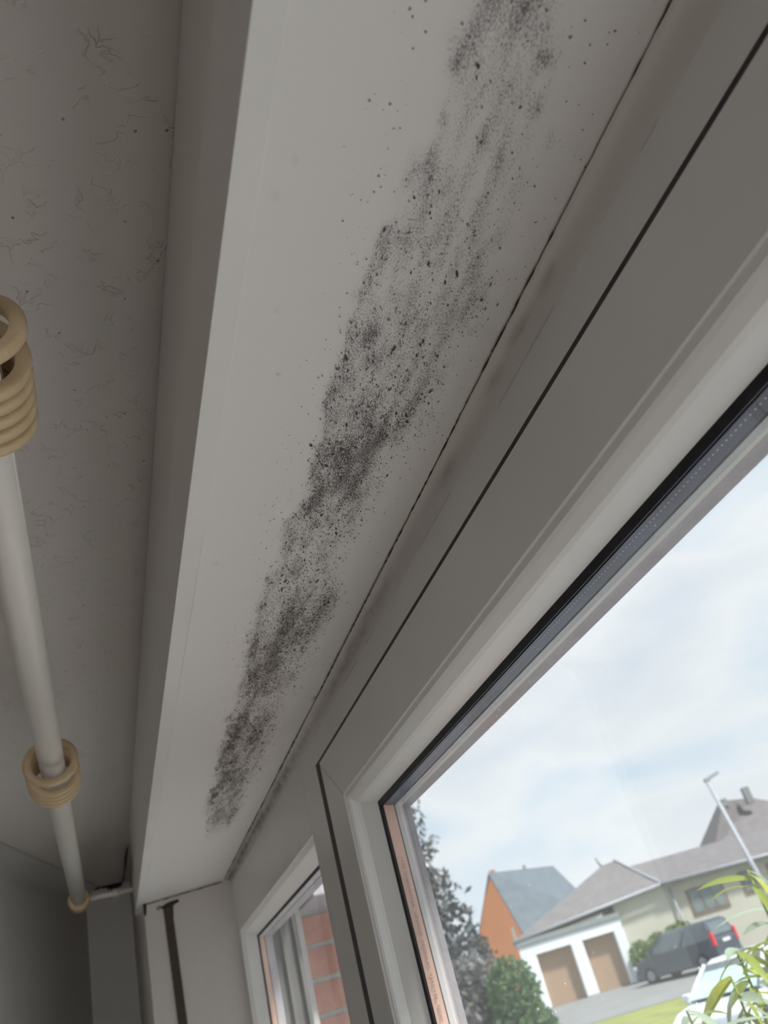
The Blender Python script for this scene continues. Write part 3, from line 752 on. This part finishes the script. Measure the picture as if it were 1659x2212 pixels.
M['treeleaf'] = leafmat('dull_tree_leaves', (0.075, 0.085, 0.09, 1), (0.12, 0.13, 0.13, 1))
M['blossom'] = leafmat('lilac_grey_shrub_leaves', (0.14, 0.15, 0.13, 1), (0.24, 0.22, 0.25, 1))
M['bushleaf'] = leafmat('green_bush_leaves', (0.07, 0.14, 0.06, 1), (0.13, 0.23, 0.09, 1))
M['hedge'] = leafmat('hedge_leaves', (0.10, 0.18, 0.06, 1), (0.22, 0.30, 0.07, 1))
M['leafA'] = leafmat('yellow_green_leaf', (0.42, 0.47, 0.04, 1), (0.50, 0.52, 0.08, 1), 0.4)
M['leafB'] = leafmat('grey_green_leaf', (0.36, 0.45, 0.33, 1), (0.46, 0.54, 0.42, 1), 0.35)
M['leafC'] = leafmat('olive_leaf', (0.28, 0.35, 0.06, 1), (0.36, 0.42, 0.09, 1), 0.4)

GZ = -2.15
def gz(d): return GZ + max(0.0, .027 * (d - 20))
# ground: lawn and paved forecourt
vs = [O(-40, -90, GZ), O(-40, 90, GZ), O(20, -90, GZ), O(20, 90, GZ), O(46, -90, gz(46)), O(46, 90, gz(46)), O(180, -160, gz(46)), O(180, 160, gz(46))]
# the lawn stops at the outer face of this house
gverts = [(-60, -1.30 * H, 0), (60, -1.30 * H, 0)]
lw = mesh('lawn', vs[2:], [(0, 1, 3, 2), (2, 3, 5, 4)], M['grass']); tag(lw, kind='structure', label='mown green lawn in front of the garages')
near = mesh('street', [(-40, 40, Z0 + GZ - .01), (40, 40, Z0 + GZ - .01), (40, -60, Z0 + GZ - .01), (-40, -60, Z0 + GZ - .01)], [(0, 1, 2, 3)], M['asphalt'])
tag(near, kind='structure', label='pale asphalt street outside the window')
dr = hull8('driveway', [O(31.8, -6, gz(31.8) - .1), O(31.8, 22, gz(31.8) - .1), O(46, 22, gz(46) - .1), O(46, -6, gz(46) - .1), O(31.8, -6, gz(31.8) + .02), O(31.8, 22, gz(31.8) + .02), O(46, 22, gz(46) + .02), O(46, -6, gz(46) + .02)], M['paving'])
tag(dr, kind='structure', label='pale grey paved forecourt in front of the garages')

# ---- bungalow with double garage
hz = gz(44)
h1 = empty('garage_house', O(45, 6, hz)); tag(h1, 'cream bungalow with white double garage and grey tiled roof', 'house')
def face(name, pts, mt, parent, th=0.12):
    """slab: polygon extruded backwards (away from the street)"""
    k_ = len(pts); off = Vector(_n) * th
    v2 = [Vector(p) for p in pts] + [Vector(p) + off for p in pts]
    f2 = [tuple(range(k_)), tuple(range(k_, 2 * k_))] + [(i, (i + 1) % k_, k_ + (i + 1) % k_, k_ + i) for i in range(k_)]
    return mesh(name, v2, f2, mt, parent)
obox('wall', 43.75, 50, 4.95, 15.5, hz, 1.95, M['cream'], h1)
obox('garage_wall', 44.3, 50, .15, 4.95, hz, 1.15, M['whitewall'], h1)
obox('garage_lintel', 43.36, 44.3, .10, 5.0, .68, 1.13, M['whitewall'], h1)
for s0, s1 in ((.12, .80), (2.46, 3.03), (4.54, 5.0)):
    obox('pillar', 43.36, 44.3, s0, s1, hz, .69, M['whitewall'], h1, .05)
for s0, s1 in ((.80, 2.46), (3.03, 4.54)):
    gd = obox('garage_door', 43.75, 44.3, s0, s1, hz + .02, .68, M['garagedoor'], h1)
obox('garage_fascia', 43.28, 44.4, .0, 5.05, 1.15, 1.38, M['fascia'], h1)
roofL = mesh('roof', [O(43.4, -.05, 1.42), O(43.4, 7.45, 1.98), O(48, 6.35, 3.85), O(48, 5.65, 3.80), O(52, -.05, 1.42), O(52, 7.45, 1.98)],
             [(0, 1, 2, 3), (0, 3, 4), (4, 3, 2, 5), (0, 1, 5, 4), (1, 5, 2)], M['rooftile'], h1)
roofR = mesh('roof', [O(43.3, 7.35, 2.0), O(43.3, 16, 1.80), O(48, 17, 3.22), O(48, 7.0, 3.38), O(53, 7.35, 2.0), O(53, 16, 1.80)],
             [(0, 1, 2, 3), (4, 3, 2, 5), (0, 3, 4), (1, 2, 5), (0, 1, 5, 4)], M['rooftile'], h1)
tube('gutter', O(43.3, -.1, 1.40), O(43.3, 7.4, 1.96), .07, M['gutter'], h1)
tube('gutter', O(43.25, 7.4, 1.96), O(43.25, 16, 1.76), .07, M['gutter'], h1)
tube('hip_ridge', O(43.4, 7.42, 2.02), O(48, 6.35, 3.88), .06, M['gutter'], h1)
tube('ridge_pipe', O(48, 5.6, 3.7), O(48, 5.45, 4.25), .06, M['fascia'], h1)
tube('downpipe', O(43.6, 7.75, hz), O(43.6, 7.75, 1.75), .05, M['gutter'], h1)
def hwindow(s0, s1, z0, z1, parts, d=43.75):
    wn = obox('window', d - .06, d + .02, s0, s1, z0, z1, M['woodframe'], h1)
    n_ = parts; w_ = (s1 - s0 - .12) / n_
    for i in range(n_):
        q = obox('pane', d - .08, d - .05, s0 + .08 + i * w_, s0 + .02 + (i + 1) * w_, z0 + .09, z1 - .07, M['hglass'], wn)
hwindow(8.40, 10.15, .32, 1.42, 3)
hwindow(11.0, 11.9, .55, 1.50, 1)
hwindow(12.4, 14.0, .40, 1.50, 2)
# ---- orange gabled house behind
h2 = empty('gabled_house', O(60, 1, gz(60))); tag(h2, 'orange rendered house with slate-blue gable roof behind the garages', 'house')
P_ = [O(58, -.35, 6.05), O(57, .75, 1.7), O(61, -2.4, 2.3), O(57, .75, hz), O(61, -2.4, hz)]
mesh('gable_wall', [P_[0], P_[1], P_[3], P_[4], P_[2]], [(0, 1, 2, 3, 4)], M['orange'], h2)
rf = [O(57.9, -.32, 6.10), O(62, 4.1, 5.78), O(61, 6.0, 2.2), O(56.8, .80, 1.70)]
mesh('roof', rf + [tuple(Vector(p) + Vector((0, 0, -.2))) for p in rf], [(0, 1, 2, 3), (4, 5, 6, 7), (0, 1, 5, 4), (1, 2, 6, 5), (2, 3, 7, 6), (3, 0, 4, 7)], M['slate'], h2)
rb = [O(57.9, -.32, 6.10), O(62, 4.1, 5.78), O(67, 2.0, 2.2), O(61.5, -2.6, 2.2)]
mesh('roof', rb + [tuple(Vector(p) + Vector((0, 0, -.2))) for p in rb], [(0, 1, 2, 3), (4, 5, 6, 7), (0, 1, 5, 4), (1, 2, 6, 5), (2, 3, 7, 6), (3, 0, 4, 7)], M['slate'], h2)
mesh('side_wall', [O(57, .75, hz), O(61, 5.6, hz), O(61, 5.6, 2.4), O(57, .75, 1.9)], [(0, 1, 2, 3)], M['orange'], h2)
obox('chimney', 58.3, 58.8, -.25, .15, 5.3, 6.25, M['brick'], h2)
obox('ridge_vent', 60.0, 60.3, 2.0, 2.2, 5.7, 6.15, M['fascia'], h2)
obox('window', 57.6, 57.75, .05, .35, 2.0, 2.7, M['whitewall'], h2)
# ---- tall hipped roof on the right
h3 = empty('hipped_house', O(56, 16, gz(56))); tag(h3, 'tall hipped grey roof with chimney behind the street lamp', 'house')
obox('wall', 53.5, 60, 12.6, 20, hz, 3.2, M['cream'], h3)
mesh('roof', [O(52.6, 12.4, 3.0), O(52.6, 20.5, 3.0), O(60.5, 20.5, 3.0), O(60.5, 12.4, 3.0), O(55, 14.9, 5.85), O(57, 17.2, 5.75), O(57, 14.9, 5.85)],
     [(0, 1, 5, 4), (1, 2, 5), (2, 3, 6, 5), (3, 0, 4, 6), (4, 5, 6), (0, 3, 2, 1)], M['rooftile'], h3)
obox('chimney', 55, 55.5, 16.3, 16.7, 5.3, 6.25, M['fascia'], h3)
obox('chimney', 54.9, 55.2, 14.75, 15.1, 5.5, 5.95, M['fascia'], h3)

# ---- street lamp
sl = empty('street_lamp', O(20, 5.5, gz(20))); tag(sl, 'slim grey street lamp rising in front of the roofs', 'street lamp')
tube('pole', O(20, 5.66, gz(20)), O(20, 5.27, 2.60), .055, M['lamp'], sl, r1=.042, seg=16)
tube('lamp_arm', O(20, 5.27, 2.58), O(20, 5.33, 2.66), .04, M['lamp'], sl, seg=12)
hull8('lamp_head', [O(19.95, 5.22, 2.60), O(19.95, 5.60, 2.70), O(20.1, 5.60, 2.70), O(20.1, 5.22, 2.60), O(19.95, 5.22, 2.68), O(19.95, 5.60, 2.77), O(20.1, 5.60, 2.77), O(20.1, 5.22, 2.68)], M['gutter'], sl, .01)

# ---- cars, built at the origin (front towards +x) and then set down
def car(name, L_, Wd, Hh, paint, glassm, van, loc, yaw, label, screen):
    root = empty(name, loc); root.rotation_euler = (0, 0, yaw)
    def add(nm, vs_, fs_, mt, par=None, smooth=False, bev=0):
        o = mesh(nm, vs_, fs_, mt, None, smooth); o.parent = par or root
        if bev: bevel(o, bev, 3)
        return o
    hw = Wd / 2
    hood = .58 * Hh
    # body side outline (x, z) lower shell
    low = [(-L_ / 2, .30), (-L_ / 2 - .02, .62 * Hh * .9), (-L_ / 2 + .05, hood + .06), (L_ * .16, hood + .05), (L_ * .40, hood - .06), (L_ / 2 - .06, hood - .20), (L_ / 2, .34), (L_ / 2 - .12, .20), (-L_ / 2 + .1, .20)]
    k_ = len(low)
    vs_ = [(x, -hw, z) for x, z in low] + [(x, hw, z) for x, z in low]
    fs_ = [tuple(range(k_)), tuple(range(k_, 2 * k_))] + [(i, (i + 1) % k_, k_ + (i + 1) % k_, k_ + i) for i in range(k_)]
    add('body', vs_, fs_, paint, bev=.06)
    # cabin: glass house tapering to the roof
    if van: b0, b1, t0, t1 = -L_ / 2 + .04, L_ * .30, -L_ / 2 + .22, L_ * .06
    else:   b0, b1, t0, t1 = -L_ * .40, L_ * .27, -L_ * .26, L_ * .06
    zb, zt = hood + .03, Hh - .07
    ti = hw - .17; bi = hw - .03
    cb = [(b0, -bi, zb), (b1, -bi, zb), (b1, bi, zb), (b0, bi, zb), (t0, -ti, zt), (t1, -ti, zt), (t1, ti, zt), (t0, ti, zt)]
    hfs = [(0, 3, 2, 1), (4, 5, 6, 7), (0, 1, 5, 4), (1, 2, 6, 5), (2, 3, 7, 6), (3, 0, 4, 7)]
    add('side_windows', cb, hfs, glassm, bev=.03)
    rf_ = [(t0 - .04, -ti - .02, zt - .03), (t1 + .05, -ti - .02, zt - .03), (t1 + .05, ti + .02, zt - .03), (t0 - .04, ti + .02, zt - .03), (t0 + .06, -ti + .1, Hh), (t1 - .12, -ti + .1, Hh), (t1 - .12, ti - .1, Hh), (t0 + .06, ti - .1, Hh)]
    add('roof', rf_, hfs, paint, bev=.04)
    # pillars
    for sy in (-1, 1):
        for (xb, xt) in ((b1, t1), ((b0 + b1) / 2 - .1, (t0 + t1) / 2 - .05), (b0 + .02, t0)):
            v_, f_ = tubevf((xb, sy * (bi + .005), zb), (xt, sy * (ti + .012), zt), .045, .04, 8)
            add('pillar', v_, f_, paint, smooth=True)
    # windscreen
    q = .02
    ws_ = [(b1 + q, -bi + .08, zb + .03), (b1 + q, bi - .08, zb + .03), (t1 + q + .02, ti - .07, zt - .05), (t1 + q + .02, -ti + .07, zt - .05)]
    ws_ = ws_ + [(x + .012, y, z + .008) for x, y, z in ws_]
    add('windscreen', ws_, hfs, screen)
    rw = [(b0 - q, -bi + .12, zb + .08), (b0 - q, bi - .12, zb + .08), (t0 - q - .02, ti - .08, zt - .07), (t0 - q - .02, -ti + .08, zt - .07)]
    add('rear_window', rw + [(x - .012, y, z + .004) for x, y, z in rw], hfs, glassm)
    for sx in (-L_ * .31, L_ * .32):
        for sy in (-1, 1):
            v_, f_ = tubevf((sx, sy * (hw - .19), .31), (sx, sy * (hw + .012), .31), .31, None, 24)
            w_ = add('wheel', v_, f_, M['tyre'])
            v_, f_ = tubevf((sx, sy * (hw + .0), .31), (sx, sy * (hw + .022), .31), .20, .17, 16)
            add('rim', v_, f_, M['alloy'], w_)
    for sy in (-1, 1):
        vv, ff = boxvf((-L_ / 2 - .03, sy * (hw - .17) - .085, .62), (-L_ / 2 + .14, sy * (hw - .07) + .075 * sy, hood + .22 if van else hood))
        xs_ = sorted([sy * (hw - .13), sy * (hw + .012)])
        vv, ff = boxvf((-L_ / 2 - .035, xs_[0], .72), (-L_ / 2 + .10, xs_[1], (hood + .24) if van else hood - .02))
        add('tail_light', vv, ff, M['tail'], bev=.02)
        vv, ff = boxvf((L_ / 2 - .18, xs_[0], hood - .36), (L_ / 2 + .0, xs_[1] - .0, hood - .20))
        add('headlight', vv, ff, M['plate'], bev=.02)
        ms = sorted([sy * (hw + .0), sy * (hw + .16)])
        vv, ff = boxvf((b1 - .22, ms[0], zb + .02), (b1 - .10, ms[1], zb + .15))
        add('wing_mirror', vv, ff, paint, bev=.03)
    vv, ff = boxvf((-L_ / 2 - .035, -.26, hood - .18), (-L_ / 2 - .0, .26, hood - .07))
    add('number_plate', vv, ff, M['plate'])
    for (pz0, pz1, mx_) in ((.24, .46, 'tyre'),):
        vv, ff = boxvf((-L_ / 2 - .05, -hw + .04, pz0), (-L_ / 2 + .1, hw - .04, pz1)); add('bumper', vv, ff, paint, bev=.04)
        vv, ff = boxvf((L_ / 2 - .1, -hw + .04, pz0), (L_ / 2 + .05, hw - .04, pz1)); add('bumper', vv, ff, paint, bev=.04)
    tag(root, label, 'car')
    return root
def yaw_of(v): return math.atan2(v.y, v.x)
fd = (_t * -.70 + _n * .71)
pc = O(39.2, 6.55, gz(39.2) + .02)
car('parked_car', 4.2, 1.75, 1.66, M['carblack'], M['carglass'], True, pc, yaw_of(fd), 'dark blue-grey family car parked tail-on by the garages', M['carglass'])
fd = (_t * -.66 - _n * .75)
wc = O(20.0, 4.35, GZ)
car('parked_car', 4.1, 1.7, 1.46, M['carwhite'], M['carglass'], False, wc, yaw_of(fd), 'white car with pale blue windscreen, half hidden by leaves', M['windscreen'])

# ---- foliage
def foliage(name, blobs, n_leaf, size, mt, parent, seed):
    rg = np.random.default_rng(seed)
    vol = np.array([b[3] * b[4] * b[5] for b in blobs]); pk = rg.choice(len(blobs), n_leaf, p=vol / vol.sum())
    bl = np.array(blobs)[pk]
    u = rg.normal(size=(n_leaf, 3)); u /= np.linalg.norm(u, axis=1)[:, None]
    rad = .35 + .75 * rg.random(n_leaf) ** .5
    c = bl[:, :3] + u * bl[:, 3:6] * rad[:, None]
    a_ = rg.normal(size=(n_leaf, 3)); a_ /= np.linalg.norm(a_, axis=1)[:, None]
    b_ = np.cross(a_, rg.normal(size=(n_leaf, 3))); b_ /= np.linalg.norm(b_, axis=1)[:, None]
    s_ = size * (.6 + .8 * rg.random(n_leaf))[:, None]
    quad = np.stack([c - a_ * s_, c + b_ * s_ * .45, c + a_ * s_, c - b_ * s_ * .45], 1).reshape(-1, 3)
    o = mesh(name, quad, [(4 * i, 4 * i + 1, 4 * i + 2, 4 * i + 3) for i in range(n_leaf)], mt, parent, recalc=False)
    tag(o, kind='stuff')
    return o
def blobsO(lst): return [(*O(d, s, z), r, r, r * zz) for d, s, z, r, zz in lst]
t1 = empty('garden_tree', O(15.5, -2.6, GZ)); tag(t1, 'grey-green loose-leaved tree against the sky at the left pane edge', 'tree')
foliage('foliage', blobsO([(15.5, -2.48, 1.6, 1.30, 1.1), (15.3, -1.33, 2.75, .42, .9), (15.2, -1.18, 2.15, .34, .9), (15.4, -1.23, 1.5, .52, .9), (15.2, -0.93, 1.75, .24, .7), (15.3, -0.83, 1.05, .36, .8), (15.3, -0.98, .4, .55, .9), (15.5, -0.63, .55, .30, .8), (15.5, -1.78, 3.0, .6, 1), (15.3, -1.78, .6, .8, 1), (15.3, -0.88, 2.35, .16, .7), (15.3, -0.60, 1.45, .14, .7), (15.3, -1.03, 3.05, .14, .7)]), 12000, .075, M['treeleaf'], t1, 3)
tube('trunk', O(15.5, -2.7, GZ), O(15.5, -2.6, .6), .14, M['bark'], t1, r1=.08, seg=12)
for (e_) in ((15.3, -1.9, 1.7), (15.6, -2.2, 2.5), (15.5, -3.2, 2.0), (15.3, -1.5, .8)):
    tube('branch', O(15.5, -2.62, .0), O(*e_), .05, M['bark'], t1, r1=.015, seg=8)
b1_ = empty('flowering_shrub', O(13.2, -1.0, GZ)); tag(b1_, 'tall grey-lilac shrub below the tree, left of the round bush', 'shrub')
foliage('foliage', blobsO([(13.2, -1.0, -.4, .66, 1.1), (13.1, -.70, .0, .45, .9), (13.2, -1.4, .1, .55, 1.0), (13.2, -1.1, -1.4, .8, .9), (13.0, -.50, .0, .25, .8), (13.2, -.6, -.6, .35, 1.0)]), 9000, .06, M['blossom'], b1_, 4)
tube('stem', O(13.2, -1.0, GZ), O(13.2, -1.0, -.8), .06, M['bark'], b1_, seg=10)
tube('stem', O(13.2, -1.15, GZ), O(13.2, -1.3, -.2), .04, M['bark'], b1_, seg=10)
b2_ = empty('round_bush', O(12.6, -.28, GZ)); tag(b2_, 'rounded dense green bush left of the garages', 'bush')
foliage('foliage', blobsO([(12.6, -.20, -.15, .34, 1.2), (12.6, -.22, -.75, .46, 1.1), (12.6, -.3, -1.5, .55, 1.1), (12.5, -.12, -.42, .24, 1.0)]), 11000, .045, M['bushleaf'], b2_, 5)
tube('stem', O(12.6, -.28, GZ), O(12.6, -.28, -.8), .05, M['bark'], b2_, seg=10)
b3_ = empty('clipped_hedge', O(42.6, 6, gz(42))); tag(b3_, 'clipped yellow-green hedge behind the dark car', 'hedge')
foliage('foliage', blobsO([(42.8, 5.4, -.70, .62, 1.1), (42.8, 6.2, -.60, .62, 1.1), (42.8, 7.0, -.50, .62, 1.1), (42.8, 7.4, -.20, .5, 1)]), 4200, .10, M['hedge'], b3_, 6)

# ---- leafy plants close to the window, every long leaf its own piece
def blade(Lf, Wf, curl):
    vs_, n_ = [], 5
    for i in range(n_ + 1):
        t_ = i / n_; w_ = Wf * (math.sin(math.pi * min(1, t_ * .92 + .06)) ** .8) * (1 - .25 * t_)
        if i == n_: w_ = .0004
        x_ = Lf * t_; z_ = -curl * Lf * t_ * t_
        vs_ += [(x_, -w_, z_ + w_ * .35), (x_, 0, z_), (x_, w_, z_ + w_ * .35)]
    fs_ = []
    for i in range(n_):
        for j in range(2):
            fs_.append((3 * i + j, 3 * i + j + 1, 3 * i + 4 + j, 3 * i + 3 + j))
    return vs_, fs_
lm = []
for k_, (Lf, Wf, cu_) in enumerate([(.115, .0115, .25), (.09, .0100, .45), (.075, .0130, .15), (.13, .0095, .55)]):
    for mm_ in ('leafA', 'leafB', 'leafC'):
        v_, f_ = blade(Lf, Wf, cu_)
        me = bpy.data.meshes.new('leaf'); me.from_pydata(v_, [], f_); me.materials.append(M[mm_])
        me.polygons.foreach_set('use_smooth', [True] * len(me.polygons)); lm.append((mm_, me))
def plant(d, s, ztop, lean, n_, seed, label, reach=.42):
    rd = random.Random(seed)
    basep = Vector(O(d, s, GZ)); top = Vector(O(d, s + lean, ztop))
    root = empty('leafy_plant', basep); tag(root, label, 'plant', None)
    tube('stem', basep, top, .007, M['leafC'], root, r1=.0025, seg=8)
    for i in range(n_):
        f_ = 1 - reach / (ztop - GZ) * (i / n_) ** 1.1
        p = basep.lerp(top, f_)
        mm_, me = rd.choice(lm)
        o = bpy.data.objects.new('leaf', me); C.objects.link(o); o.parent = root
        o.location = p - basep
        o.rotation_euler = (rd.uniform(-.7, .7), rd.uniform(-.75, .75), rd.uniform(0, 2 * math.pi))
        k2 = rd.uniform(.75, 1.25); o.scale = (k2, k2, k2)
    return root
plant(2.05, .56, .070, -.02, 46, 11, 'tallest leafy plant at the right picture edge outside the window', .60)
plant(1.95, .445, -.060, -.02, 34, 12, 'yellow-green leafy plant in front of the white car side window', .34)
plant(2.22, .60, -.02, .02, 40, 13, 'leafy plant right behind the tallest one at the picture edge', .5)
plant(1.80, .285, -.125, -.02, 26, 14, 'low leafy plant in front of the white car bonnet', .25)
plant(1.88, .36, -.100, .02, 34, 15, 'low leafy plant in the bottom right corner', .3)
plant(2.05, .49, -.075, .01, 44, 16, 'grey-green leafy plant between the low ones and the tallest', .3)
